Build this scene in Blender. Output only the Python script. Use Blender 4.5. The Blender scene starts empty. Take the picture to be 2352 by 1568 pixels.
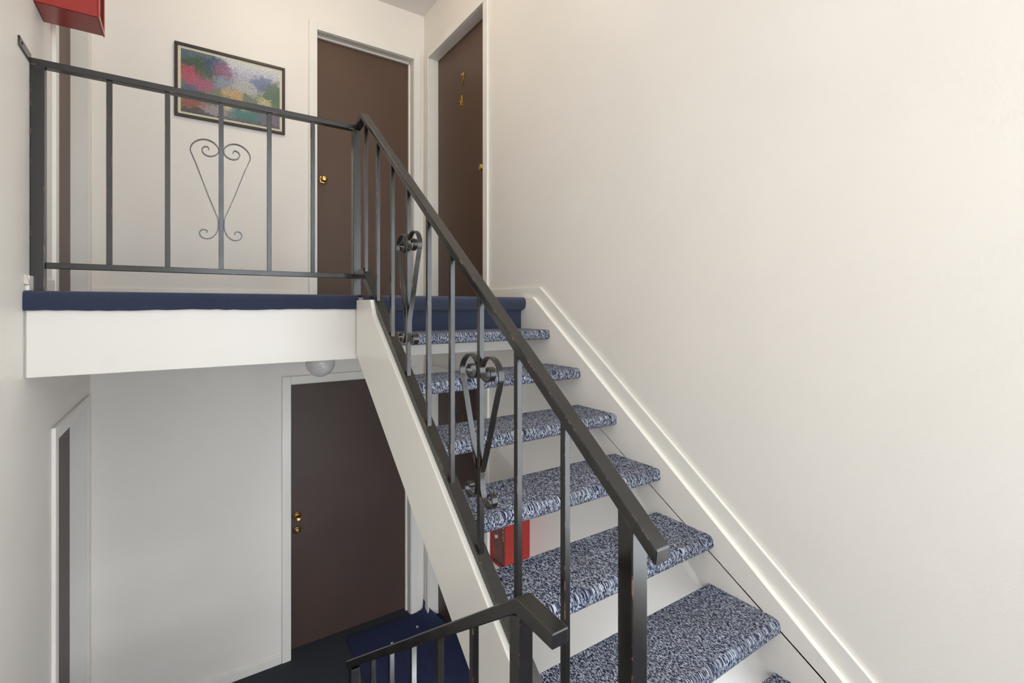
import bpy, bmesh, math, random
from mathutils import Vector, Matrix

scene = bpy.context.scene
C = scene.collection
random.seed(7)
ZO = 2.685            # all heights below are written relative to the eye; ZO lifts them so the lower floor is z = 0
PX_F, HORIZON, YAW = 1113.95, 704.75, 34.0807

# ------------------------------------------------------------------ camera
cam_d = bpy.data.cameras.new('camera')
cam_d.sensor_width = 36.0
cam_d.lens = 36.0 * PX_F / 2352.0
cam_d.shift_y = -(784.0 - HORIZON) / 2352.0
cam_d.clip_start = 0.02
cam = bpy.data.objects.new('camera', cam_d)
cam.location = (0, 0, ZO)
cam.rotation_euler = (math.radians(90), 0, math.radians(-YAW))
C.objects.link(cam)
scene.camera = cam

# ------------------------------------------------------------------ daylight and exposure
world = bpy.data.worlds.new('overcast_sky')
scene.world = world
world.use_nodes = True
bg = world.node_tree.nodes['Background']
bg.inputs['Color'].default_value = (0.86, 0.93, 1.0, 1)
bg.inputs['Strength'].default_value = 4.4
ADDED_WIN = (0.05, 1.70, -1.35, 2.40)       # x0, x1, z0, z1 of unseen front glazing added behind the camera for daylight
ADDED_SIDE_WIN = (-1.55, 0.02, -1.35, 0.95)    # y0, y1, z0, z1 of unseen glazing added in the right wall for daylight
ADDED_LOW_WIN = (-0.45, 1.70, -2.62, -1.76)     # x0, x1, z0, z1 of unseen front glazing added to light the lower hall
YFR = -2.60
XLW = -0.488
def portal(name, w, h, loc, rot):
    por = bpy.data.lights.new(name, 'AREA')
    por.shape = 'RECTANGLE'; por.size = w; por.size_y = h
    por.cycles.is_portal = True
    po = bpy.data.objects.new(name, por)
    po.location = loc; po.rotation_euler = rot
    C.objects.link(po)
portal('added_front_daylight', ADDED_WIN[1] - ADDED_WIN[0], ADDED_WIN[3] - ADDED_WIN[2],
       ((ADDED_WIN[0] + ADDED_WIN[1]) / 2, YFR - 0.10, (ADDED_WIN[2] + ADDED_WIN[3]) / 2 + ZO), (math.radians(90), 0, 0))
portal('added_side_daylight', ADDED_SIDE_WIN[1] - ADDED_SIDE_WIN[0], ADDED_SIDE_WIN[3] - ADDED_SIDE_WIN[2],
       (1.768 + 0.10, (ADDED_SIDE_WIN[0] + ADDED_SIDE_WIN[1]) / 2, (ADDED_SIDE_WIN[2] + ADDED_SIDE_WIN[3]) / 2 + ZO), (math.radians(90), 0, math.radians(90)))
portal('added_lower_daylight', ADDED_LOW_WIN[1] - ADDED_LOW_WIN[0], ADDED_LOW_WIN[3] - ADDED_LOW_WIN[2],
       ((ADDED_LOW_WIN[0] + ADDED_LOW_WIN[1]) / 2, YFR - 0.10, (ADDED_LOW_WIN[2] + ADDED_LOW_WIN[3]) / 2 + ZO), (math.radians(90), 0, 0))
vs = scene.view_settings
vs.view_transform = 'Standard'
vs.look = 'None'
vs.gamma = 1.0
vs.use_curve_mapping = False
vs.exposure = 0.43
LOWER_FILL = 62.0     # glow of the unseen fitting added to brighten the lower hall
HALL_FILL = 36.0      # glow of the unseen globe added to light the upper hall

# ------------------------------------------------------------------ materials
def lin(c):
    return tuple(((v / 255.0) / 12.92 if v <= 10 else (((v / 255.0) + 0.055) / 1.055) ** 2.4) for v in c)

class NT:
    def __init__(self, name):
        self.m = bpy.data.materials.new(name)
        self.m.use_nodes = True
        self.t = self.m.node_tree
        self.b = self.t.nodes['Principled BSDF']
    def n(self, kind, **kw):
        nd = self.t.nodes.new(kind)
        for k, v in kw.items():
            if k in nd.inputs.keys():
                nd.inputs[k].default_value = v
            else:
                setattr(nd, k, v)
        return nd
    def l(self, a, b):
        self.t.links.new(a, b)
    def math(self, op, a, b=None, clamp=False):
        nd = self.t.nodes.new('ShaderNodeMath'); nd.operation = op; nd.use_clamp = clamp
        for i, v in enumerate((a, b)):
            if v is None: continue
            if isinstance(v, (int, float)): nd.inputs[i].default_value = v
            else: self.l(v, nd.inputs[i])
        return nd.outputs[0]
    def mix(self, f, a, b):
        nd = self.t.nodes.new('ShaderNodeMix'); nd.data_type = 'RGBA'
        for i, v in ((0, f), (6, a), (7, b)):
            if isinstance(v, (int, float)): nd.inputs[i].default_value = v
            elif isinstance(v, tuple): nd.inputs[i].default_value = v if len(v) == 4 else v + (1,)
            else: self.l(v, nd.inputs[i])
        return nd.outputs[2]
    def ramp(self, f, stops):
        nd = self.t.nodes.new('ShaderNodeValToRGB')
        e = nd.color_ramp.elements
        while len(e) < len(stops): e.new(0.5)
        for el, (p, c) in zip(e, stops):
            el.position = p; el.color = tuple(c) + (1,) if len(c) == 3 else c
        self.l(f, nd.inputs[0])
        return nd.outputs[0]
    def coord(self, which='Object'):
        return self.t.nodes.new('ShaderNodeTexCoord').outputs[which]
    def pos(self):
        return self.t.nodes.new('ShaderNodeNewGeometry').outputs['Position']
    def noise(self, vec, scale, detail=2.0, rough=0.5, dist=0.0):
        nd = self.n('ShaderNodeTexNoise', Scale=scale, Detail=detail, Roughness=rough, Distortion=dist)
        self.l(vec, nd.inputs['Vector'])
        return nd.outputs[0]
    def bump(self, h, strength, dist):
        nd = self.n('ShaderNodeBump', Strength=strength, Distance=dist)
        self.l(h, nd.inputs['Height'])
        self.l(nd.outputs[0], self.b.inputs['Normal'])

def paint(name, rgb, rough=0.5, var=0.03, bscale=180.0, bstr=0.15, bdist=0.002, spec=0.4, smear=0.0):
    k = NT(name); p = k.pos()
    c = lin(rgb)
    lo = tuple(v * (1 - var) for v in c); hi = tuple(min(1, v * (1 + var)) for v in c)
    col = k.ramp(k.noise(p, 1.7, 3.0), [(0.35, lo), (0.65, hi)])
    if smear:
        s = k.ramp(k.noise(p, 6.0, 4.0, 0.6), [(0.62, (0, 0, 0)), (0.75, (1, 1, 1))])
        col = k.mix(k.math('MULTIPLY', s, smear), col, tuple(v * 0.82 for v in c))
    k.l(col, k.b.inputs['Base Color'])
    k.b.inputs['Roughness'].default_value = rough
    k.b.inputs['Specular IOR Level'].default_value = spec
    k.bump(k.noise(p, bscale, 2.0), bstr, bdist)
    return k.m

M = {}
M['wall'] = paint('wall_paint', (245, 239, 231), 0.42, 0.012, 150.0, 0.22, 0.0025, 0.35)
M['ceil'] = paint('ceiling_paint', (244, 240, 234), 0.8, 0.01, 220.0, 0.3, 0.003, 0.2)
M['trim'] = paint('trim_enamel', (245, 241, 233), 0.30, 0.01, 60.0, 0.05, 0.001, 0.45)
M['white'] = paint('white_enamel', (230, 225, 217), 0.35, 0.012, 70.0, 0.06, 0.0015, 0.4, 0.12)
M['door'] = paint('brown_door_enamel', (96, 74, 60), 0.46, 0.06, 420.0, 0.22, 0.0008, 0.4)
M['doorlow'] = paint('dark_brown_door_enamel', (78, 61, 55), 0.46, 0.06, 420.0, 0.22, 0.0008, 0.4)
M['dark'] = paint('dark_gap', (30, 26, 24), 0.8, 0.0)

def metal_enamel():
    k = NT('black_iron_enamel'); p = k.pos()
    base = k.ramp(k.noise(p, 26.0, 4.0, 0.6), [(0.3, lin((25, 23, 21))), (0.7, lin((34, 31, 28)))])
    bev = k.n('ShaderNodeBevel'); bev.samples = 4; bev.inputs['Radius'].default_value = 0.005
    geo = k.t.nodes.new('ShaderNodeNewGeometry')
    dt = k.t.nodes.new('ShaderNodeVectorMath'); dt.operation = 'DOT_PRODUCT'
    k.l(bev.outputs[0], dt.inputs[0]); k.l(geo.outputs['Normal'], dt.inputs[1])
    edge = k.math('MULTIPLY', k.math('SUBTRACT', 1.0, dt.outputs['Value']), 9.0, True)
    nz = k.ramp(k.noise(p, 16.0, 5.0, 0.7), [(0.545, (0, 0, 0)), (0.62, (1, 1, 1))])
    wear = k.math('MULTIPLY', edge, nz, True)
    k.l(k.mix(wear, base, lin((150, 112, 86))), k.b.inputs['Base Color'])
    rr = k.ramp(k.noise(p, 9.0, 2.0), [(0.3, (0.19, 0.19, 0.19)), (0.7, (0.27, 0.27, 0.27))])
    k.l(rr, k.b.inputs['Roughness'])
    k.b.inputs['Specular IOR Level'].default_value = 0.6
    k.bump(k.noise(p, 500.0, 1.0), 0.015, 0.0003)
    return k.m
M['iron'] = metal_enamel()

def brass(name, rgb, rough):
    k = NT(name)
    k.b.inputs['Base Color'].default_value = lin(rgb) + (1,)
    k.b.inputs['Metallic'].default_value = 1.0
    k.b.inputs['Roughness'].default_value = rough
    p = k.pos(); k.bump(k.noise(p, 260.0, 2.0), 0.05, 0.0005)
    return k.m
M['brass'] = brass('polished_brass', (226, 188, 104), 0.22)
M['brass2'] = brass('aged_brass', (172, 140, 92), 0.34)

def navy(name, rgb_lo, rgb_hi, scale=420.0):
    k = NT(name); p = k.pos()
    f = k.noise(p, scale, 3.0, 0.7)
    big = k.noise(p, 5.0, 3.0)
    col = k.ramp(f, [(0.33, lin(rgb_lo)), (0.67, lin(rgb_hi))])
    col = k.mix(k.math('MULTIPLY', big, 0.35), col, lin(rgb_lo))
    k.l(col, k.b.inputs['Base Color'])
    k.b.inputs['Roughness'].default_value = 0.95
    k.b.inputs['Specular IOR Level'].default_value = 0.05
    k.b.inputs['Sheen Weight'].default_value = 0.25
    k.b.inputs['Sheen Roughness'].default_value = 0.5
    k.bump(f, 0.9, 0.004)
    return k.m
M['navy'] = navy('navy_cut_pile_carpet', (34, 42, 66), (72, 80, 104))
M['navyshade'] = navy('navy_carpet_shaded', (13, 18, 32), (32, 39, 58))  # same navy carpet, the lower hall's dimness put into its colour

def ribmat():
    k = NT('ribbed_blue_mat'); p = k.coord()
    sep = k.t.nodes.new('ShaderNodeSeparateXYZ'); k.l(p, sep.inputs[0])
    w = k.math('SINE', k.math('MULTIPLY', sep.outputs[0], 620.0))
    w = k.math('MULTIPLY_ADD', w, 0.25); 
    f = k.noise(p, 260.0, 3.0, 0.7)
    s = k.math('ADD', k.math('ADD', w, 0.25), k.math('MULTIPLY', f, 0.6))
    k.l(k.ramp(s, [(0.2, lin((26, 29, 50))), (0.85, lin((62, 67, 100)))]), k.b.inputs['Base Color'])
    k.b.inputs['Roughness'].default_value = 0.95
    k.b.inputs['Specular IOR Level'].default_value = 0.05
    k.bump(s, 0.8, 0.004)
    return k.m
M['mat'] = ribmat()

def loop_carpet():
    k = NT('blue_grey_loop_carpet'); p = k.coord()
    sep = k.t.nodes.new('ShaderNodeSeparateXYZ'); k.l(p, sep.inputs[0])
    run = k.math('SUBTRACT', sep.outputs[1], sep.outputs[2])        # follows the pile over the nosing
    cmb = k.t.nodes.new('ShaderNodeCombineXYZ')
    k.l(k.math('MULTIPLY', sep.outputs[0], 2.9), cmb.inputs[0]); k.l(run, cmb.inputs[1])
    inf = k.t.nodes.new('ShaderNodeObjectInfo')
    k.l(k.math('MULTIPLY', inf.outputs['Random'], 13.0), cmb.inputs[2])
    v = cmb.outputs[0]
    f = k.noise(v, 112.0, 1.2, 0.5, 0.9)
    fine = k.noise(v, 300.0, 2.0, 0.6)
    s = k.math('ADD', k.math('MULTIPLY', f, 0.84), k.math('MULTIPLY', fine, 0.16))
    col = k.ramp(s, [(0.43, lin((22, 28, 50))), (0.485, lin((56, 65, 96))), (0.53, lin((150, 158, 178))), (0.61, lin((206, 210, 218)))])
    fl = k.ramp(k.noise(v, 55.0, 2.0), [(0.69, (0, 0, 0)), (0.74, (1, 1, 1))])
    col = k.mix(k.math('MULTIPLY', fl, 0.45), col, lin((150, 118, 104)))
    big = k.ramp(k.noise(p, 4.5, 3.0), [(0.40, (0, 0, 0)), (0.7, (1, 1, 1))])
    col = k.mix(k.math('MULTIPLY', big, 0.25), col, lin((110, 104, 98)))
    k.l(col, k.b.inputs['Base Color'])
    k.b.inputs['Roughness'].default_value = 0.95
    k.b.inputs['Specular IOR Level'].default_value = 0.05
    k.bump(s, 1.0, 0.006)
    return k.m
M['loop'] = loop_carpet()

def plain(name, rgb, rough=0.5, spec=0.4, metallic=0.0, trans=0.0, alpha=1.0):
    k = NT(name); p = k.pos()
    c = lin(rgb)
    k.l(k.ramp(k.noise(p, 30.0, 2.0), [(0.3, tuple(v * 0.94 for v in c)), (0.7, c)]), k.b.inputs['Base Color'])
    k.b.inputs['Roughness'].default_value = rough
    k.b.inputs['Specular IOR Level'].default_value = spec
    k.b.inputs['Metallic'].default_value = metallic
    k.b.inputs['Transmission Weight'].default_value = trans
    k.b.inputs['Alpha'].default_value = alpha
    return k.m
M['red'] = plain('red_cabinet_enamel', (158, 40, 34), 0.18, 0.5)
M['redext'] = plain('extinguisher_red', (120, 22, 25), 0.25, 0.5)
M['acrylic'] = plain('clear_acrylic', (235, 190, 182), 0.05, 0.5, 0.0, 0.0, 0.10)
M['black'] = plain('black_rubber', (26, 25, 25), 0.45)
M['label'] = plain('white_label', (225, 214, 205), 0.5)
M['paper'] = plain('white_scrap', (235, 235, 230), 0.8)
M['frame'] = plain('dark_walnut_frame', (58, 50, 45), 0.38)
M['mount'] = plain('cream_mount', (226, 216, 190), 0.7)
M['globe'] = plain('opal_glass', (214, 212, 208), 0.08, 0.6)
M['chrome'] = plain('nickel_fitting', (180, 178, 174), 0.3, 0.5, 1.0)
M['plaster'] = plain('bare_plaster', (214, 204, 192), 0.9)

def glow(name, rgb, strength):
    k = NT(name)
    k.b.inputs['Base Color'].default_value = (0.8, 0.8, 0.8, 1)
    k.b.inputs['Emission Color'].default_value = rgb + (1,)
    k.b.inputs['Emission Strength'].default_value = strength
    return k.m

def garden_print():
    """A plain generic garden scene of soft colour patches (stand-in print)."""
    k = NT('garden_print'); g = k.coord('Generated')
    sep = k.t.nodes.new('ShaderNodeSeparateXYZ'); k.l(g, sep.inputs[0])
    x, y = sep.outputs[0], sep.outputs[2]
    mp = k.n('ShaderNodeMapping'); k.l(g, mp.inputs[0]); mp.inputs['Scale'].default_value = (1.4, 1, 1)
    nzc = k.n('ShaderNodeTexNoise', Scale=13.0, Detail=6.0, Roughness=0.72); k.l(mp.outputs[0], nzc.inputs['Vector'])
    n1 = k.t.nodes.new('ShaderNodeSeparateColor'); k.l(nzc.outputs['Color'], n1.inputs[0])
    xx = k.math('ADD', x, k.math('MULTIPLY', k.math('SUBTRACT', n1.outputs[0], 0.5), 0.34))
    yy = k.math('ADD', y, k.math('MULTIPLY', k.math('SUBTRACT', n1.outputs[1], 0.5), 0.46))
    col = k.ramp(yy, [(0.0, lin((90, 88, 92))), (0.30, lin((120, 122, 104))), (0.52, lin((104, 118, 104))), (0.72, lin((168, 166, 186))), (1.0, lin((200, 204, 208)))])
    blobs = [  # cx, cy, rx, ry, colour
        (0.10, 0.96, 0.30, 0.30, (52, 82, 92)), (0.20, 0.74, 0.26, 0.18, (60, 82, 58)), (0.32, 0.84, 0.10, 0.14, (56, 80, 112)),
        (0.41, 0.78, 0.11, 0.14, (138, 92, 122)), (0.07, 0.60, 0.12, 0.15, (176, 78, 96)), (0.19, 0.48, 0.14, 0.11, (168, 88, 118)),
        (0.46, 0.56, 0.15, 0.13, (136, 146, 162)), (0.66, 0.60, 0.17, 0.12, (176, 176, 172)), (0.50, 0.43, 0.12, 0.09, (196, 160, 112)),
        (0.80, 0.72, 0.12, 0.14, (100, 114, 156)), (0.93, 0.56, 0.12, 0.24, (82, 108, 84)), (0.84, 0.40, 0.10, 0.09, (190, 184, 138)),
        (0.08, 0.32, 0.14, 0.13, (78, 96, 118)), (0.13, 0.16, 0.15, 0.09, (158, 84, 66)), (0.36, 0.12, 0.18, 0.09, (156, 146, 152)),
        (0.56, 0.24, 0.20, 0.08, (204, 194, 154)), (0.66, 0.13, 0.20, 0.11, (62, 120, 114)), (0.88, 0.13, 0.14, 0.11, (118, 106, 126)),
        (0.76, 0.25, 0.11, 0.06, (76, 108, 124)), (0.04, 0.03, 0.22, 0.06, (74, 74, 72))]
    for cx, cy, rx, ry, c in blobs:
        dx = k.math('MULTIPLY', k.math('SUBTRACT', xx, cx), 1.0 / rx)
        dy = k.math('MULTIPLY', k.math('SUBTRACT', yy, cy), 1.0 / ry)
        d = k.math('ADD', k.math('MULTIPLY', dx, dx), k.math('MULTIPLY', dy, dy))
        f = k.math('MULTIPLY', k.math('SUBTRACT', 1.35, d), 1.1, True)
        col = k.mix(k.math('MULTIPLY', f, 0.88), col, lin(c))
    br = k.n('ShaderNodeTexNoise', Scale=62.0, Detail=3.0, Roughness=0.7); k.l(mp.outputs[0], br.inputs['Vector'])
    dab = k.ramp(br.outputs[0], [(0.38, (0.45, 0.45, 0.5)), (0.5, (1, 1, 1)), (0.62, (1.5, 1.5, 1.4))])
    mul = k.t.nodes.new('ShaderNodeMix'); mul.data_type = 'RGBA'; mul.blend_type = 'MULTIPLY'
    mul.inputs[0].default_value = 0.85
    k.l(col, mul.inputs[6]); k.l(dab, mul.inputs[7])
    k.l(mul.outputs[2], k.b.inputs['Base Color'])
    k.b.inputs['Roughness'].default_value = 0.35
    return k.m
M['print'] = garden_print()

# ------------------------------------------------------------------ mesh helpers
class MB:
    """collects shapes (eye-relative coordinates) and links them as ONE mesh object"""
    def __init__(self):
        self.bm = bmesh.new()
    def _merge(self, b2, bev=0.0, seg=2, ang=30):
        if bev > 0:
            bmesh.ops.recalc_face_normals(b2, faces=b2.faces)
            es = [e for e in b2.edges if len(e.link_faces) == 2 and e.calc_face_angle(0) > math.radians(ang)]
            bmesh.ops.bevel(b2, geom=es, offset=bev, segments=seg, affect='EDGES', profile=0.5, clamp_overlap=True)
        me = bpy.data.meshes.new('tmp'); b2.to_mesh(me); b2.free()
        self.bm.from_mesh(me); bpy.data.meshes.remove(me)
        return self
    def hexa(self, vs, bev=0.0, seg=2):
        """8 corners: bottom ring 0-3, top ring 4-7"""
        b = bmesh.new(); v = [b.verts.new(p) for p in vs]
        for f in ((0, 1, 2, 3), (4, 5, 6, 7), (0, 1, 5, 4), (1, 2, 6, 5), (2, 3, 7, 6), (3, 0, 4, 7)):
            b.faces.new([v[i] for i in f])
        bmesh.ops.recalc_face_normals(b, faces=b.faces)
        return self._merge(b, bev, seg)
    def box(self, x0, x1, y0, y1, z0, z1, bev=0.0, seg=2):
        return self.hexa([(x0, y0, z0), (x1, y0, z0), (x1, y1, z0), (x0, y1, z0), (x0, y0, z1), (x1, y0, z1), (x1, y1, z1), (x0, y1, z1)], bev, seg)
    def prism_x(self, yz, x0, x1, bev=0.0, seg=2, nx=1):
        """closed outline in (y, z) pushed along x"""
        b = bmesh.new()
        rings = [[b.verts.new((x0 + (x1 - x0) * i / nx, y, z)) for y, z in yz] for i in range(nx + 1)]
        b.faces.new(rings[0]); b.faces.new(rings[-1])
        n = len(yz)
        for r0, r1 in zip(rings, rings[1:]):
            for i in range(n):
                b.faces.new((r0[i], r0[(i + 1) % n], r1[(i + 1) % n], r1[i]))
        bmesh.ops.recalc_face_normals(b, faces=b.faces)
        return self._merge(b, bev, seg)
    def sweep(self, rings, bev=0.0, seg=2, caps=True):
        b = bmesh.new()
        R = [[b.verts.new(p) for p in r] for r in rings]
        n = len(R[0])
        for r0, r1 in zip(R, R[1:]):
            for i in range(n):
                b.faces.new((r0[i], r0[(i + 1) % n], r1[(i + 1) % n], r1[i]))
        if caps:
            b.faces.new(R[0]); b.faces.new(R[-1])
        bmesh.ops.recalc_face_normals(b, faces=b.faces)
        return self._merge(b, bev, seg)
    def lathe(self, origin, axis, prof, n=28):
        """profile [(distance along axis, radius)]"""
        a = Vector(axis).normalized(); o = Vector(origin)
        u = a.orthogonal().normalized(); w = a.cross(u)
        rings = []
        for d, r in prof:
            rings.append([tuple(o + a * d + (u * math.cos(2 * math.pi * i / n) + w * math.sin(2 * math.pi * i / n)) * max(r, 1e-4)) for i in range(n)])
        return self.sweep(rings)
    def tube(self, pts, r, n=10):
        rings = []
        P = [Vector(p) for p in pts]
        up = Vector((0.3, 0.2, 1)).normalized()
        for i, p in enumerate(P):
            t = (P[min(i + 1, len(P) - 1)] - P[max(i - 1, 0)]).normalized()
            u = t.cross(up).normalized(); w = t.cross(u)
            rings.append([tuple(p + (u * math.cos(2 * math.pi * k / n) + w * math.sin(2 * math.pi * k / n)) * r) for k in range(n)])
        return self.sweep(rings)
    def build(self, name, mat, parent=None, base=None, smooth=False):
        off = parent_origin(parent) if parent is not None else (Vector(base) if base else None)
        vs = [v.co for v in self.bm.verts]
        if off is None:
            lo = Vector((min(v.x for v in vs), min(v.y for v in vs), min(v.z for v in vs)))
            hi = Vector((max(v.x for v in vs), max(v.y for v in vs), max(v.z for v in vs)))
            off = Vector(((lo.x + hi.x) / 2, (lo.y + hi.y) / 2, lo.z))
        bmesh.ops.translate(self.bm, verts=self.bm.verts, vec=-off)
        me = bpy.data.meshes.new(name); self.bm.to_mesh(me); self.bm.free()
        me.materials.append(M[mat] if isinstance(mat, str) else mat)
        if smooth:
            me.polygons.foreach_set('use_smooth', [True] * len(me.polygons))
            try: me.set_sharp_from_angle(angle=math.radians(38))
            except Exception: pass
        o = bpy.data.objects.new(name, me); C.objects.link(o)
        if parent is not None:
            o.parent = parent
            ORI[o.name] = off
        else:
            o.location = off + Vector((0, 0, ZO)); ORI[o.name] = off
        return o
ORI = {}
def parent_origin(p):
    return ORI[p.name]

def tag(o, label=None, cat=None, group=None, kind=None):
    for k, v in (('label', label), ('category', cat), ('group', group), ('kind', kind)):
        if v: o[k] = v
    return o
def thing(name, base, label, cat, group=None, kind=None):
    o = bpy.data.objects.new(name, None); C.objects.link(o)
    o.empty_display_size = 0.1
    o.location = Vector(base) + Vector((0, 0, ZO)); ORI[o.name] = Vector(base)
    return tag(o, label, cat, group, kind)

def crom(pts, per=8):
    out = []; P = [pts[0]] + list(pts) + [pts[-1]]
    for i in range(1, len(P) - 2):
        p0, p1, p2, p3 = P[i - 1], P[i], P[i + 1], P[i + 2]
        for k in range(per):
            t = k / per
            out.append(tuple(0.5 * ((2 * b) + (-a + c) * t + (2 * a - 5 * b + 4 * c - d) * t * t + (-a + 3 * b - 3 * c + d) * t ** 3) for a, b, c, d in zip(p0, p1, p2, p3)))
    out.append(tuple(pts[-1]))
    return out

def text_mesh(body, size, depth, rot, loc, name, mat, parent):
    """solid lettering; loc is the lower-left of the text (eye-relative)"""
    cu = bpy.data.curves.new('lettering', 'FONT'); cu.body = body; cu.size = size; cu.extrude = depth
    ob = bpy.data.objects.new('lettering', cu); C.objects.link(ob)
    dg = bpy.context.evaluated_depsgraph_get()
    me = bpy.data.meshes.new_from_object(ob.evaluated_get(dg))
    C.objects.unlink(ob); bpy.data.objects.remove(ob); bpy.data.curves.remove(cu)
    mx = Matrix.Translation(Vector(loc) - ORI[parent.name]) @ rot.to_4x4()
    me.transform(mx); me.materials.clear(); me.materials.append(M[mat]); me.name = name
    o = bpy.data.objects.new(name, me); C.objects.link(o); o.parent = parent; ORI[o.name] = ORI[parent.name]
    return o

# ------------------------------------------------------------------ the room
XL, XR, YB = -0.488, 1.768, 4.007
ZF, ZC, ZL, ZE = 0.0605, 2.576, -2.685, -1.487
FAS_Y, FAS_B = 2.480, -0.262          # face and underside of the upper landing
TH = 0.16

def wall_cells(u0, u1, v0, v1, holes):
    us = sorted({u0, u1, *[h[0] for h in holes], *[h[1] for h in holes]})
    vz = sorted({v0, v1, *[h[2] for h in holes], *[h[3] for h in holes]})
    for a, b in zip(us, us[1:]):
        for c, d in zip(vz, vz[1:]):
            if not any(h[0] <= (a + b) / 2 <= h[1] and h[2] <= (c + d) / 2 <= h[3] for h in holes):
                yield a, b, c, d

D_UB = (0.864, 1.667, ZF, 2.168)         # upper door in the back wall: x0 x1 z0 z1
D_LB = (0.674, 1.639, ZL, -0.589)        # lower door in the back wall
D_UR = (2.961, 3.890, ZF, 2.158)         # door 7: y0 y1 z0 z1
D_LR = (2.955, 3.890, ZL, -0.560)
D_UL = (2.992, 3.870, ZF, 2.168)
D_LL = (2.985, 3.850, ZL, -0.600)

def wall(name, axis, face, back, u0, u1, v0, v1, holes):
    mb = MB()
    holes = [(h[0], h[1], max(v0, h[2] - (0.1 if h[2] == ZL else 0.03 if h[2] == ZF else 0)), h[3]) for h in holes]
    for a, b, c, d in wall_cells(u0, u1, v0, v1, holes):
        if axis == 'x': mb.box(min(face, back), max(face, back), a, b, c, d)
        else: mb.box(a, b, min(face, back), max(face, back), c, d)
    return tag(mb.build(name, 'wall'), kind='structure')
wall('wall_back', 'y', YB, YB + TH, XL - TH, XR + TH, ZL - 0.1, ZC + 0.1, [D_UB, D_LB])
wall('wall_left', 'x', XL, XL - TH, YFR, YB, ZL - 0.1, ZC + 0.1, [D_UL, D_LL])
wall('wall_right', 'x', XR, XR + TH, YFR, YB, ZL - 0.1, ZC + 0.1, [D_UR, D_LR, ADDED_SIDE_WIN])
wall('wall_front', 'y', YFR, YFR - TH, XL - TH, XR + TH, ZL - 0.1, ZC + 0.1, [ADDED_WIN, ADDED_LOW_WIN])
tag(MB().box(XL - TH, XR + TH, YFR - TH, YB + TH, ZC, ZC + 0.1).build('ceiling', 'ceil'), kind='structure')

# added front glazing, unseen behind the camera: frame bars of the window opening
wf = MB()
wx0, wx1, wz0, wz1 = ADDED_WIN
for a, b, c, d in ((wx0, wx0 + .05, wz0, wz1), (wx1 - .05, wx1, wz0, wz1), (wx0, wx1, wz0, wz0 + .05), (wx0, wx1, wz1 - .05, wz1), (wx0, wx1, 0.62, 0.68)):
    wf.box(a, b, YFR - 0.09, YFR - 0.04, c, d)
tag(wf.build('added_window_1', 'trim'), kind='structure')

wf = MB()  # bars of the added side glazing, unseen beside the camera
wx0, wx1, wz0, wz1 = ADDED_SIDE_WIN
for a, b, c, d in ((wx0, wx0 + .04, wz0, wz1), (wx1 - .04, wx1, wz0, wz1), (wx0, wx1, wz0, wz0 + .04), (wx0, wx1, wz1 - .04, wz1), (wx0, wx1, -0.22, -0.18)):
    wf.box(XR + 0.04, XR + 0.09, a, b, c, d)
tag(wf.build('added_window_2', 'trim'), kind='structure')

# floors: lower hall, entry landing, upper landing
tag(MB().box(XL - TH, XR + TH, YFR - TH, YB + TH, ZL - 0.1, ZL).build('floor', 'navyshade'), kind='structure')
fe = MB(); fe.box(XL, XR, YFR, 0.60, ZE - 0.22, ZE); fe.box(XL, 0.72, 0.60, 0.86, ZE - 0.22, ZE)
tag(fe.build('floor_entry', 'navy'), kind='structure')
# lower flight: open carpeted treads going down to the lower hall, wholly below the frame
lf = thing('floor_lower_flight', (0.03, 1.5, ZL), None, None, None, 'structure')
for i in range(5):
    zt = ZE - (i + 1) * (ZE - ZL) / 6.0
    MB().box(XL, 0.53, 0.86 + i * 0.27, 0.86 + (i + 1) * 0.27 + 0.02, zt - 0.05, zt, 0.01).build('tread', 'loop', lf)
st = MB(); st.prism_x([(0.80, ZE - 0.20), (0.80, ZE + 0.06), (2.40, ZL + 0.06), (2.40, ZL), (2.05, ZL)], 0.535, 0.60)
tag(st.build('trim_1', 'white'), kind='structure')

fu = MB().box(XL, XR, FAS_Y + 0.018, YB + 0.1, FAS_B, ZF - 0.012).build('floor_upper', 'ceil')
tag(fu, kind='structure')
MB().box(XL - .09, XL, D_UL[0], D_UL[1], FAS_B, ZF - 0.012).build('threshold', 'ceil', fu)
MB().box(XR, XR + .09, D_UR[0], D_UR[1], FAS_B, ZF - 0.012).build('threshold', 'ceil', fu)
MB().box(-0.481, XR, FAS_Y, FAS_Y + 0.018, FAS_B, -0.005, 0.002).build('fascia_board', 'white', fu)
cp = MB()
cp.box(XL - .08, XR + .08, 2.52, YB + 0.09, ZF - 0.012, ZF)
# carpet folded over the edge facing the lower hall, with an uneven lower hem
n = 40; x0, x1 = XL + 0.0005, 0.731
rings = []
for i in range(n + 1):
    x = x0 + (x1 - x0) * i / n
    w = random.uniform(-0.0016, 0.0016) + 0.0012 * math.sin(i * 0.41 + 1)
    zb = -0.0135 + w + (0.004 * (i / n))
    rings.append([(x, 2.56, ZF - 0.012), (x, 2.56, ZF), (x, 2.486, ZF), (x, 2.472, ZF - 0.004), (x, 2.4655, ZF - 0.014), (x, 2.464, ZF - 0.03), (x, 2.465, zb + 0.004), (x, 2.467, zb), (x, FAS_Y - 0.001, zb), (x, FAS_Y - 0.001, ZF - 0.012)])
cp.sweep(rings)
cp.build('carpet', 'navy', fu, smooth=True)
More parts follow.
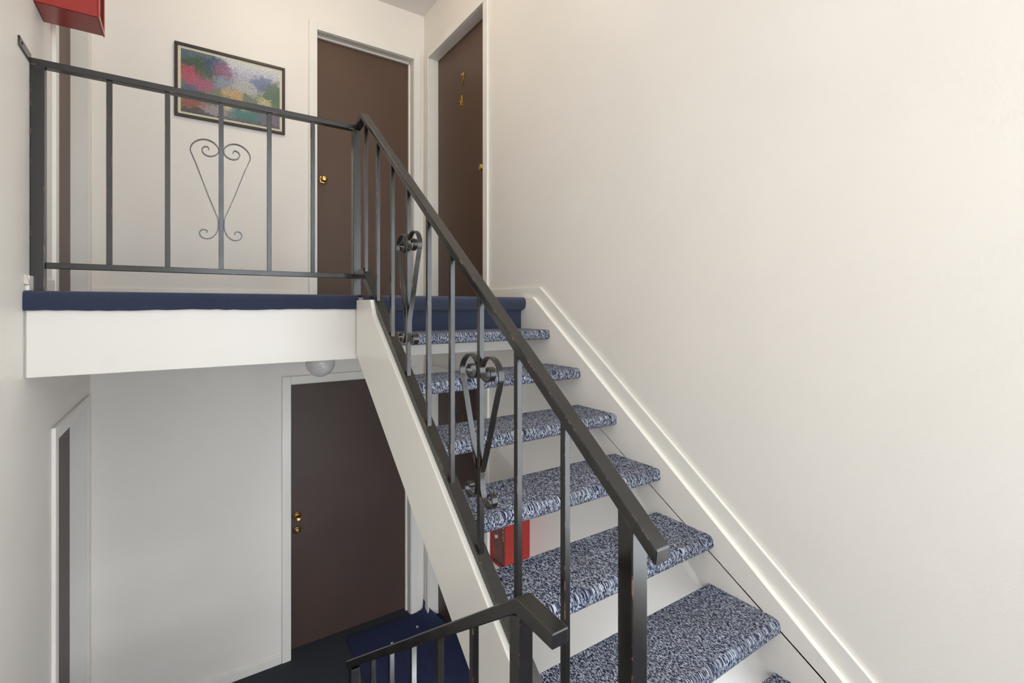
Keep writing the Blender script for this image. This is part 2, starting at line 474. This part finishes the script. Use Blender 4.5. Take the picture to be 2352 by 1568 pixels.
# rolled nosing and carpeted riser at the head of the stair
X0, X1 = 0.760, 1.733
nose = [(2.56, ZF - 0.012), (2.56, ZF - 0.0005), (2.44, ZF - 0.0005), (2.424, ZF - 0.004), (2.413, ZF - 0.014), (2.409, ZF - 0.032), (2.411, ZF - 0.052), (2.418, ZF - 0.066), (2.432, ZF - 0.076), (2.448, ZF - 0.080), (2.461, ZF - 0.083), (2.463, -0.130), (2.479, -0.130), (2.479, ZF - 0.012)]
MB().prism_x(nose, X0, X1, nx=8).build('carpet_nosing', 'navy', fu, smooth=True)

# ------------------------------------------------------------------ baseboards and casings
def board(name, *a, bev=0.003):
    return tag(MB().box(*a, bev).build(name, 'trim'), kind='structure')
board('baseboard_left', XL, XL + 0.012, 2.500, 2.930, ZF, ZF + 0.058)
board('baseboard_back', XL, D_UB[0] - 0.062, YB - 0.012, YB, ZF, ZF + 0.062)
mbb = MB().prism_x([(2.30, ZF - 0.012), (2.905, ZF - 0.0), (2.905, ZF + 0.060), (2.30, ZF + 0.060)], XR - 0.012, XR, 0.003)
tag(mbb.build('baseboard_right', 'trim'), kind='structure')
board('baseboard_lower_back', XL, D_LB[0] - 0.064, YB - 0.013, YB, ZL, ZL + 0.068)
board('baseboard_lower_right', XR - 0.013, XR, 0.9, D_LR[0] - 0.064, ZL, ZL + 0.068)
board('baseboard_lower_left', XL, XL + 0.013, 0.9, D_LL[0] - 0.064, ZL, ZL + 0.068)

CW, CT = 0.062, 0.017
def door_in_back(name, D, rec, knob_list, panel_mat):
    x0, x1, z0, z1 = D
    t = thing(name, ((x0 + x1) / 2, YB, z0), None, None, None, 'structure')
    yp = YB + rec
    MB().box(x0 + 0.004, x1 - 0.004, yp, yp + 0.04, z0 + 0.012, z1 - 0.003).build('door_panel', panel_mat, t)
    j = MB()
    j.box(x0 - 0.0, x0 + 0.003, YB - 0.001, yp + 0.06, z0, z1); j.box(x1 - 0.003, x1, YB - 0.001, yp + 0.06, z0, z1)
    j.box(x0, x1, YB - 0.001, yp + 0.06, z1 - 0.003, z1)
    j.box(x0, x1, yp + 0.045, yp + 0.06, z0, z1)
    j.build('jamb', 'trim', t)
    s = MB()       # stop bead in front of the leaf
    s.box(x1 - 0.016, x1 - 0.003, yp - 0.024, yp - 0.002, z0, z1, 0.002); s.box(x0 + 0.003, x0 + 0.010, yp - 0.024, yp - 0.002, z0, z1, 0.002)
    s.box(x0, x1, yp - 0.024, yp - 0.002, z1 - 0.016, z1 - 0.003, 0.002)
    s.build('door_stop', 'trim', t)
    for nm, a in (('casing', (x0 - CW, x0, YB - CT, YB, z0, z1 + CW)), ('casing', (x1, x1 + CW, YB - CT, YB, z0, z1 + CW)), ('casing', (x0, x1, YB - CT, YB, z1, z1 + CW))):
        MB().box(*a, 0.004).build(nm, 'trim', t)
    return t, yp

def door_in_side(name, D, xw, sgn, rec, panel_mat):
    """sgn +1: wall on the right (opening runs to +x); -1: wall on the left"""
    y0, y1, z0, z1 = D
    t = thing(name, (xw, (y0 + y1) / 2, z0), None, None, None, 'structure')
    xp = xw + sgn * rec
    def bx(a, b, *r, bev=0.0):
        return MB().box(min(a, b), max(a, b), *r, bev)
    bx(xp, xp + sgn * 0.04, y0 + 0.004, y1 - 0.004, z0 + 0.012, z1 - 0.003).build('door_panel', panel_mat, t)
    j = MB()
    e = xp + sgn * 0.06; f = xw - sgn * 0.001
    for r in ((y0, y0 + 0.003, z0, z1), (y1 - 0.003, y1, z0, z1), (y0, y1, z1 - 0.003, z1)):
        j.box(min(e, f), max(e, f), *r)
    g = xp + sgn * 0.045
    j.box(min(e, g), max(e, g), y0, y1, z0, z1)
    j.build('jamb', 'trim', t)
    for r in ((y0 - CW, y0, z0, z1 + CW), (y1, min(y1 + CW, YB - CT - 0.001), z0, z1 + CW), (y0, y1, z1, z1 + CW)):
        bx(xw, xw - sgn * CT, *r, bev=0.004).build('casing', 'trim', t)
    return t, xp

def knob(parent, origin, axis, r=0.027, mat='brass', ros=0.034):
    k = MB().lathe(origin, axis, [(0, ros), (0.004, ros), (0.008, ros * 0.86), (0.010, 0.014), (0.026, 0.012), (0.032, r * 0.8), (0.040, r * 0.98), (0.048, r), (0.056, r * 0.93), (0.062, r * 0.7), (0.0645, r * 0.35), (0.065, 0)]).build('knob', mat, parent, smooth=True)
    return k

t1, yp = door_in_back('door_1', D_UB, 0.092, None, 'door')
knob(t1, (0.930, yp, 1.024), (0, -1, 0))
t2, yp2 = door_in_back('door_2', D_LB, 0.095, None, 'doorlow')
# deadbolt cylinder above a keyed knob
MB().lathe((0.736, yp2, -1.640), (0, -1, 0), [(0, 0.034), (0.006, 0.034), (0.012, 0.030), (0.014, 0.026), (0.028, 0.024), (0.030, 0.020), (0.044, 0.021), (0.050, 0.022), (0.054, 0.019), (0.050, 0.012), (0.050, 0)]).build('knob', 'brass', t2, smooth=True)
k2 = MB().lathe((0.736, yp2, -1.750), (0, -1, 0), [(0, 0.031), (0.005, 0.031), (0.010, 0.027), (0.013, 0.020), (0.020, 0.021), (0.026, 0.020), (0.028, 0.016), (0.025, 0.012), (0.027, 0.008), (0.027, 0)]).build('deadbolt', 'brass2', t2, smooth=True)
MB().box(0.7345, 0.7375, yp2 - 0.0285, yp2 - 0.024, -1.756, -1.744).build('keyhole', 'dark', k2)

t7, xp7 = door_in_side('door_3', D_UR, XR, 1, 0.080, 'door')
knob(t7, (xp7, 3.060, 1.020), (-1, 0, 0), 0.026)
ROT_R = Matrix(((0, 0, -1), (-1, 0, 0), (0, 1, 0)))     # text facing -x, reading towards -y
text_mesh('7', 0.132, 0.002, ROT_R, (xp7 - 0.003, 3.462, 1.776), 'number', 'brass', t7)
kn = MB(); kn.box(xp7 - 0.006, xp7, 3.436, 3.474, 1.612, 1.694, 0.003)
knk = kn.build('knocker_plate', 'brass', t7)
MB().box(xp7 - 0.020, xp7 - 0.006, 3.437, 3.473, 1.614, 1.646, 0.003).build('knocker', 'brass', knk)
MB().box(xp7 - 0.0215, xp7 - 0.0195, 3.444, 3.466, 1.622, 1.638).build('name_slot', 'dark', knk)
MB().lathe((xp7, 3.460, 1.735), (-1, 0, 0), [(0, 0.006), (0.003, 0.006), (0.004, 0.003), (0.004, 0)], 14).build('viewer', 'brass2', t7)

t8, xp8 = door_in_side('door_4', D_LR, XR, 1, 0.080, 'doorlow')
text_mesh('3', 0.115, 0.002, ROT_R, (xp8 - 0.003, 3.462, -0.945), 'number', 'brass2', t8)
knob(t8, (xp8, 3.060, -1.70), (-1, 0, 0), 0.026, 'brass2')
t9, xp9 = door_in_side('door_5', D_UL, XL, -1, 0.072, 'door')
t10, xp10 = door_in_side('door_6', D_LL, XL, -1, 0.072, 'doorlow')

# ------------------------------------------------------------------ the stair
SL = 0.755
stair = thing('staircase', (1.25, 1.3, ZE), 'open-riser staircase with blue-grey carpeted treads between white stringers', 'staircase')
def sup(y): return -0.606 + 0.805 * (y - 1.5)
def slo(y): return -0.957 + 0.7412 * (y - 1.5)
yb = 0.30
ls = MB().prism_x([(2.4635, 0.034), (2.245, 0.034), (2.20, sup(2.20)), (0.42, sup(0.42)), (0.42, ZE), (0.70, ZE), (0.785, slo(0.785)), (2.4635, slo(2.4635))], 0.720, 0.759, 0.003)
ls.build('stringer', 'trim', stair)
def rtop(y): return 0.052 + 0.755 * (y - 2.334)
rs = MB().prism_x([(2.4635, 0.058), (2.342, 0.058), (0.29, rtop(0.29)), (0.29, ZE), (0.72, ZE), (0.80, rtop(0.80) - 0.352), (2.4635, rtop(2.4635) - 0.352)], 1.7335, XR - 0.001, 0.003)
rs.build('stringer', 'wall', stair)
sk = MB().prism_x([(2.345, 0.059), (2.30, 0.122), (0.26, 0.122 + SL * (0.26 - 2.30)), (0.26, rtop(0.26) - 0.03), (2.345, rtop(2.345) - 0.02)], XR - 0.014, XR - 0.0005, 0.004)
sk.build('skirting', 'trim', stair)
ss = MB().prism_x([(2.46, rtop(2.46) - 0.353), (2.46, rtop(2.46) - 0.402), (0.92, rtop(0.92) - 0.402), (0.92, rtop(0.92) - 0.353)], XR - 0.030, XR - 0.001, 0.002)
ss.build('stringer_strip', 'wall', stair)
TR, TG, T0Y, T0Z, TD, TT = 0.19375, 0.2590, 2.1763, -0.1313, 0.2837, 0.052
def tread_outline():
    o = []
    r = 0.020; r2 = 0.014
    o.append((TD, -TT)); o.append((TD, -0.008)); o.append((TD - 0.006, 0.0))
    for a in range(0, 6):
        t = math.radians(90 + a * 18); o.append((r + r * math.cos(t), -r + r * math.sin(t)))
    for a in range(0, 5):
        t = math.radians(180 + a * 22.5); o.append((r2 + r2 * math.cos(t), -TT + r2 + r2 * math.sin(t)))
    return o
tread_me = None
for k in range(7):
    y, z = T0Y - k * TG, T0Z - k * TR
    if tread_me is None:
        o = MB().prism_x([(a, b) for a, b in tread_outline()], 0.7595, 1.733, nx=12).build('tread', 'loop', None, base=(0, 0, 0), smooth=True)
        tread_me = o.data
    else:
        o = bpy.data.objects.new('tread', tread_me); C.objects.link(o)
    o.parent = stair; o.location = Vector((0, y, z)) - ORI[stair.name]

# ------------------------------------------------------------------ wrought railing of the landing and upper flight
rail = thing('metal_railing', (0.755, 2.58, ZF), 'black iron railing with scroll hearts along landing edge and down the stair', 'railing')
RX0, RX1 = 0.735, 0.775          # handrail across
RY0, RY1 = 2.560, 2.600          # landing rail across
HS = 0.7772
def htop(y): return 0.2395 + HS * (y - 1.5)
HV = 0.031
ZT = 0.953
APY = 2.452
# landing top rail (mitred into the return)
MB().sweep([[(-0.486, RY0, ZT - .026), (-0.486, RY0, ZT), (-0.486, RY1, ZT), (-0.486, RY1, ZT - .026)],
            [(RX0, RY0, ZT - .026), (RX0, RY0, ZT), (RX1, RY1, ZT), (RX1, RY1, ZT - .026)]], 0.0025).build('top_rail', 'iron', rail)
ZA = htop(APY)
YEND = 0.602
MB().sweep([[(RX0, RY0, ZT - .026), (RX0, RY0, ZT), (RX1, RY1, ZT), (RX1, RY1, ZT - .026)],
            [(RX0, APY - .006, ZA - HV), (RX0, APY, ZA), (RX1, APY, ZA), (RX1, APY - .006, ZA - HV)],
            [(RX0, YEND + 0.004, htop(YEND) - HV), (RX0, YEND, htop(YEND)), (RX1, YEND, htop(YEND)), (RX1, YEND + 0.004, htop(YEND) - HV)]], 0.003, 3).build('handrail', 'iron', rail)
def bbar(y): return -0.568 + 0.825 * (y - 1.5)
# bottom rails
MB().sweep([[(-0.444, 2.567, 0.149), (-0.444, 2.567, 0.173), (-0.444, 2.593, 0.173), (-0.444, 2.593, 0.149)],
            [(0.733, 2.567, 0.149), (0.733, 2.567, 0.173), (0.733, 2.593, 0.173), (0.733, 2.593, 0.149)]], 0.002).build('bottom_rail', 'iron', rail)
BX0, BX1, BV = 0.737, 0.777, 0.034
ya, yz_ = 2.430, 0.56
MB().sweep([[(BX0, 2.56, 0.150), (BX0, 2.56, 0.176), (BX1, 2.56, 0.176), (BX1, 2.56, 0.150)],
            [(BX0, ya, sup(ya) + .001), (BX0, ya, bbar(ya)), (BX1, ya, bbar(ya)), (BX1, ya, sup(ya) + .001)],
            [(BX0, yz_, sup(yz_) + .001), (BX0, yz_, bbar(yz_)), (BX1, yz_, bbar(yz_)), (BX1, yz_, sup(yz_) + .001)]], 0.0025).build('bottom_rail', 'iron', rail)
# posts
MB().box(-0.486, -0.445, 2.560, 2.600, ZF, ZT - 0.025, 0.002).build('wall_post', 'iron', rail)
MB().box(0.733, 0.773, 2.560, 2.600, ZF, ZT - 0.025, 0.002).build('corner_post', 'iron', rail)
na, nb = 0.6605, 0.7005
MB().hexa([(0.7345, na, -1.262), (0.7785, na, -1.262), (0.7785, nb, -1.230), (0.7345, nb, -1.230), (0.7345, na, htop(na) - HV + .004), (0.7785, na, htop(na) - HV + .004), (0.7785, nb, htop(nb) - HV + .004), (0.7345, nb, htop(nb) - HV + .004)], 0.002).build('newel_post', 'iron', rail)
MB().box(XL, XL + 0.006, 2.405, 2.562, ZT - 0.022, ZT + 0.012, 0.0015).build('wall_plate', 'iron', rail)
MB().lathe((XL + 0.006, 2.435, ZT - 0.003), (1, 0, 0), [(0, 0.006), (0.002, 0.005), (0.003, 0.0)], 12).build('screw', 'iron', rail)
# balusters
BW = 0.0085
for xc in (-0.2535, -0.0585, 0.141, 0.339, 0.536):
    MB().box(xc - 0.0095, xc + 0.0095, 2.570, 2.589, 0.171, ZT - 0.024, 0.0012).build('baluster', 'iron', rail)
BXC = 0.7525
BYS = (0.886, 1.083, 1.284, 1.477, 1.664, 1.861, 2.042, 2.232, 2.411)
for yc in BYS:
    a, b = yc - BW, yc + BW
    zb0, zb1 = bbar(a) - 0.004, bbar(b) - 0.004
    zt0, zt1 = htop(a) - HV + 0.004, htop(b) - HV + 0.004
    MB().hexa([(BXC - BW, a, zb0), (BXC + BW, a, zb0), (BXC + BW, b, zb1), (BXC - BW, b, zb1), (BXC - BW, a, zt0), (BXC + BW, a, zt0), (BXC + BW, b, zt1), (BXC - BW, b, zt1)], 0.0012).build('baluster', 'iron', rail)
# scroll hearts: offsets from the baluster centre line (u outward, v up from the top weld), in metres
SC = [(-0.047, 0.012), (-0.052, 0.024), (-0.065, 0.022), (-0.074, 0.008), (-0.066, -0.010), (-0.046, -0.017), (-0.024, -0.010), (-0.011, 0.006), (-0.012, 0.026), (-0.030, 0.047), (-0.058, 0.056), (-0.087, 0.048), (-0.110, 0.026), (-0.1175, 0.000), (-0.110, -0.024), (-0.096, -0.060)]
SC2 = [(-0.0125, -0.296), (-0.0118, -0.325), (-0.015, -0.352), (-0.030, -0.378), (-0.052, -0.390), (-0.075, -0.384), (-0.083, -0.366), (-0.073, -0.350), (-0.056, -0.352), (-0.055, -0.362)]
def scroll(plane, c, side, vtop, width=0.013, th=0.0042, sc=1.0):
    path = crom(SC, 7)
    path += [(-0.052, -0.190)]
    path += crom(SC2, 7)
    path = [(side * -u * sc, v * sc) for u, v in path]
    rings = []
    for i, (u, v) in enumerate(path):
        a = path[max(i - 1, 0)]; b = path[min(i + 1, len(path) - 1)]
        d = Vector((b[0] - a[0], b[1] - a[1])); d.normalize()
        nx, nv = -d.y * th / 2, d.x * th / 2
        ring = []
        for s, w in ((1, -1), (1, 1), (-1, 1), (-1, -1)):
            uu, vv, ww = u + s * nx, vtop + v + s * nv, w * width / 2
            if plane == 'xz': ring.append((c[0] + uu, c[1] + ww, vv))
            else: ring.append((c[0] + ww, c[1] - uu, vv))
        rings.append(ring)
    return MB().sweep(rings).build('scroll', 'iron', rail, smooth=True)
for s in (-1, 1):
    scroll('xz', (0.141, 2.5795), s, 0.697)
for yc, vt in ((BYS[2], -0.205), (BYS[5], 0.243)):
    for s in (-1, 1):
        scroll('yz', (BXC, yc), s, vt, 0.0185, 0.0045)

# ------------------------------------------------------------------ railing of the flight going down
low = thing('metal_railing', (0.58, 0.83, ZE), 'black iron handrail of the flight going down, with stubby turned-back end', 'railing')
LX0, LX1 = 0.555, 0.595
def ltop(y): return -1.0778 - 0.7076 * (y - 1.5)
LV = 0.033
YP = 0.810
MB().sweep([[(LX0, 0.690, -0.596 - 0.030), (LX0, 0.690, -0.596), (LX1, 0.690, -0.596), (LX1, 0.690, -0.596 - 0.030)],
            [(LX0, YP, ltop(YP) - LV), (LX0, YP, ltop(YP)), (LX1, YP, ltop(YP)), (LX1, YP, ltop(YP) - LV)],
            [(LX0, 2.045, ltop(2.045) - LV), (LX0, 2.045, ltop(2.045)), (LX1, 2.045, ltop(2.045)), (LX1, 2.045, ltop(2.045) - LV)]], 0.003, 3).build('handrail', 'iron', low)
MB().hexa([(0.556, 0.7956, ZE), (0.590, 0.7956, ZE), (0.590, 0.832, ZE), (0.556, 0.832, ZE), (0.556, 0.7956, ltop(0.81) - LV + .004), (0.590, 0.7956, ltop(0.81) - LV + .004), (0.590, 0.832, ltop(0.832) - LV + .004), (0.556, 0.832, ltop(0.832) - LV + .004)], 0.002).build('newel_post', 'iron', low)
MB().box(0.556, 0.593, 1.975, 2.012, ZL + 0.34, ltop(2.012) - 0.02, 0.002).build('end_post', 'iron', low)
def lbar(y): return ltop(y) - 0.80
MB().sweep([[(LX0, 0.830, lbar(0.824) - LV), (LX0, 0.830, lbar(0.824)), (LX1, 0.830, lbar(0.824)), (LX1, 0.830, lbar(0.824) - LV)],
            [(LX0, 1.975, lbar(1.975) - LV), (LX0, 1.975, lbar(1.975)), (LX1, 1.975, lbar(1.975)), (LX1, 1.975, lbar(1.975) - LV)]], 0.002).build('bottom_rail', 'iron', low)
for yc in (1.011, 1.199, 1.383, 1.570, 1.760):
    a, b = yc - BW, yc + BW
    MB().hexa([(0.566, a, lbar(a) - .004), (0.583, a, lbar(a) - .004), (0.583, b, lbar(b) - .004), (0.566, b, lbar(b) - .004), (0.566, a, ltop(a) - LV + .004), (0.583, a, ltop(a) - LV + .004), (0.583, b, ltop(b) - LV + .004), (0.566, b, ltop(b) - LV + .004)], 0.0012).build('baluster', 'iron', low)

# ------------------------------------------------------------------ framed picture
px0, px1, pz0, pz1 = -0.053, 0.632, 1.297, 1.799
pic = thing('framed_picture', ((px0 + px1) / 2, YB, pz0), 'garden landscape print in a dark wooden frame on the cream wall', 'picture')
FW = 0.019
for a in ((px0, px1, YB - 0.022, YB - 0.001, pz1 - FW, pz1), (px0, px1, YB - 0.022, YB - 0.001, pz0, pz0 + FW), (px0, px0 + FW, YB - 0.022, YB - 0.001, pz0 + FW, pz1 - FW), (px1 - FW, px1, YB - 0.022, YB - 0.001, pz0 + FW, pz1 - FW)):
    MB().box(*a, 0.003).build('frame', 'frame', pic)
MB().box(px0 + FW, px1 - FW, YB - 0.010, YB - 0.002, pz0 + FW, pz1 - FW).build('mount', 'mount', pic)
mount = C.objects['mount']
MB().box(px0 + FW + 0.017, px1 - FW - 0.017, YB - 0.012, YB - 0.010, pz0 + FW + 0.017, pz1 - FW - 0.017).build('print', 'print', mount)

# ------------------------------------------------------------------ extinguisher cabinets
def cabinet(xw, sgn, y0, y1, z0, z1, p, label):
    t = thing('extinguisher_cabinet', (xw, (y0 + y1) / 2, z0), label, 'cabinet', 'red extinguisher cabinets')
    f = xw - sgn * p
    s = 0.003
    def bx(a, b, *r, bev=0.0): return MB().box(min(a, b), max(a, b), *r, bev)
    sh = MB()
    for a, b, r in ((xw - sgn * 0.001, xw - sgn * 0.004, (y0, y1, z0, z1)), (xw - sgn * 0.001, f, (y0, y0 + s, z0, z1)), (xw - sgn * 0.001, f, (y1 - s, y1, z0, z1)), (xw - sgn * 0.001, f, (y0, y1, z0, z0 + s)), (xw - sgn * 0.001, f, (y0, y1, z1 - s, z1))):
        sh.box(min(a, b), max(a, b), *r, 0.001)
    sh.build('case', 'red', t)
    e = f - sgn * 0.006
    fr = MB(); w = 0.016
    for r in ((y0 - .003, y1 + .003, z0 - .003, z0 + w), (y0 - .003, y1 + .003, z1 - w, z1 + .003), (y0 - .003, y0 + w, z0 + w, z1 - w), (y1 - w, y1 + .003, z0 + w, z1 - w)):
        fr.box(min(f, e), max(f, e), *r, 0.0015)
    ff = fr.build('front_frame', 'red', t)
    bx(f + sgn * 0.001, f + sgn * 0.003, y0 + 0.006, y1 - 0.006, z0 + 0.006, z1 - 0.006).build('front_pane', 'acrylic', ff)
    return t
cabinet(XL, -1, 2.622, 2.790, 1.197, 1.667, 0.192, 'red extinguisher cabinet on the upper landing wall, above the railing end')
cabinet(XR, 1, 2.417, 2.587, -1.578, -1.105, 0.176, 'red extinguisher cabinet on the lower hall wall, seen through the open risers')
ex = thing('fire_extinguisher', (1.682, 2.500, -1.574), 'small red fire extinguisher with black hose inside the lower hall cabinet', 'extinguisher')
MB().lathe((1.682, 2.500, -1.574), (0, 0, 1), [(0, 0.040), (0.006, 0.050), (0.012, 0.052), (0.30, 0.052), (0.33, 0.046), (0.355, 0.028), (0.365, 0.018), (0.385, 0.018)]).build('cylinder', 'redext', ex, smooth=True)
MB().box(1.640, 1.700, 2.490, 2.510, -1.19, -1.165, 0.003).build('handle', 'black', ex)
MB().tube(crom([(1.672, 2.505, -1.185), (1.650, 2.54, -1.18), (1.628, 2.562, -1.23), (1.618, 2.565, -1.34), (1.617, 2.563, -1.43)], 6), 0.008).build('hose', 'black', ex, smooth=True)
MB().lathe((1.617, 2.563, -1.430), (0, 0, -1), [(0, 0.009), (0.012, 0.010), (0.02, 0.008), (0.09, 0.011), (0.091, 0)], 14).build('nozzle', 'black', ex, smooth=True)
MB().lathe((1.617, 2.563, -1.418), (0, 0, -1), [(0, 0.0095), (0.002, 0.0115), (0.020, 0.0115), (0.022, 0.0095)], 14).build('nozzle_collar', 'label', ex, smooth=True)
lab = MB()
rings = []
for i in range(9):
    t = math.radians(150 + i * 13)
    rings.append([(1.682 + r * math.cos(t), 2.500 + r * math.sin(t), z) for r, z in ((0.0522, -1.445), (0.0528, -1.445), (0.0528, -1.30), (0.0522, -1.30))])
lb = lab.sweep(rings).build('label', 'label', ex, smooth=True)
text_mesh('FIRE', 0.040, 0.0005, Matrix(((0, 0, -1), (0, 1, 0), (1, 0, 0))), (1.6285, 2.486, -1.438), 'lettering', 'black', lb)

# ------------------------------------------------------------------ globe lights
def globe_light(x, y, zc, r, label, mat, power=0.0):
    t = thing('ceiling_light', (x, y, zc), label, 'light')
    MB().lathe((x, y, zc), (0, 0, -1), [(0, 0.062), (0.010, 0.062), (0.016, 0.050), (0.018, 0.044)], 32).build('base', 'chrome', t, smooth=True)
    prof = []
    for i in range(0, 19):
        a = math.pi * (0.17 + 0.83 * i / 18)
        prof.append((0.016 + r * (math.cos(math.pi * 0.17) - math.cos(a)), r * math.sin(a)))
    g = MB().lathe((x, y, zc), (0, 0, -1), prof, 40).build('globe', mat, t, smooth=True)
    return t
globe_light(0.715, 3.22, FAS_B, 0.087, 'unlit round glass globe light under the upper landing', 'globe')
M['tube'] = glow('lower_fill_glow', (0.86, 0.93, 1.0), LOWER_FILL)
fl = thing('added_fluorescent', (0.90, 0.42, ZE - 0.22), 'added fluorescent fill light under the entry landing, out of view', 'light')  # unseen fitting, added as fill for the lower hall
MB().box(0.42, 1.38, 0.29, 0.55, ZE - 0.245, ZE - 0.22, 0.004).build('fill_tray', 'trim', fl)
MB().box(0.44, 1.36, 0.31, 0.53, ZE - 0.330, ZE - 0.245, 0.02).build('fill_diffuser', 'tube', fl)
M['lit'] = glow('hall_fill_glow', (1.0, 0.86, 0.68), HALL_FILL)
globe_light(0.640, 2.80, ZC, 0.087, 'added round globe light on the upper hall ceiling, out of view', 'lit')  # unseen glowing globe, added to carry light in the upper hall

# ------------------------------------------------------------------ doormat in the lower hall
mt = MB()
nx, ny = 24, 16
def mat_pt(i, j, dz):
    s = i / nx; q = j / ny
    xa = 1.082 + 0.755 * s
    up = max(0.0, 1.0 - q * 4.0)
    lift = 0.0
    if up > 0 and xa > 1.713:
        e = xa - 1.713
        a = min(e / 0.050, 1.0) * math.radians(80)
        xr = 1.713 + 0.050 / math.radians(80) * math.sin(a)
        lift = up * (0.050 / math.radians(80) * (1 - math.cos(a)) + max(0, e - 0.050) * 0.98)
        xa = xr * min(1.0, up * 1.0) + (1 - up) * min(xa, 1.752 + 0.09 * (1 - up))
    ya = 3.990 - 0.98 * q - 0.012 * s + 0.012 * q * (1 - s)
    return (xa, ya, ZL + 0.004 + lift + dz)
b = bmesh.new()
tv = [[b.verts.new(mat_pt(i, j, 0.009)) for j in range(ny + 1)] for i in range(nx + 1)]
bv = [[b.verts.new(mat_pt(i, j, -0.003)) for j in range(ny + 1)] for i in range(nx + 1)]
for i in range(nx):
    for j in range(ny):
        b.faces.new((tv[i][j], tv[i + 1][j], tv[i + 1][j + 1], tv[i][j + 1]))
        b.faces.new((bv[i][j], bv[i][j + 1], bv[i + 1][j + 1], bv[i + 1][j]))
for i in range(nx):
    for j in (0, ny):
        b.faces.new((tv[i][j], tv[i + 1][j], bv[i + 1][j], bv[i][j]))
for j in range(ny):
    for i in (0, nx):
        b.faces.new((tv[i][j], tv[i][j + 1], bv[i][j + 1], bv[i][j]))
bmesh.ops.recalc_face_normals(b, faces=b.faces)
mt._merge(b)
tag(mt.build('doormat', 'mat', smooth=True), 'ribbed navy blue doormat before the lower brown door, one end curling up', 'doormat')

# loose plaster broken away beside the foot of the wall post
pl = MB(); pl.hexa([(XL, 2.475, 0.085), (XL + 0.016, 2.480, 0.082), (XL + 0.016, 2.498, 0.082), (XL, 2.498, 0.080), (XL, 2.482, 0.122), (XL + 0.008, 2.486, 0.119), (XL + 0.008, 2.498, 0.119), (XL, 2.498, 0.122)], 0.003)
tag(pl.build('trim_2', 'plaster'), kind='structure')

# scraps of lint on the doormat
for (x, y, l, r, lb_) in ((1.615, 3.800, 0.014, 0.6, 'white scrap lying alone on the navy doormat near its curled end'), (1.37, 3.73, 0.013, 0.2, 'longer white scrap in a close pair midway along the navy doormat'), (1.35, 3.685, 0.010, 0.4, 'shorter white scrap in a close pair midway along the navy doormat')):
    dx, dy = math.cos(r) * l, math.sin(r) * l
    z = ZL + 0.0132
    sc_ = MB().hexa([(x - dx, y - dy, z), (x + dx * .3, y - dy - .005, z), (x + dx, y + dy, z), (x - dx * .3, y + dy + .005, z), (x - dx, y - dy, z + .002), (x + dx * .3, y - dy - .005, z + .003), (x + dx, y + dy, z + .002), (x - dx * .3, y + dy + .005, z + .004)])
    tag(sc_.build('paper_scrap', 'paper'), lb_, 'scrap', 'scraps on the doormat')
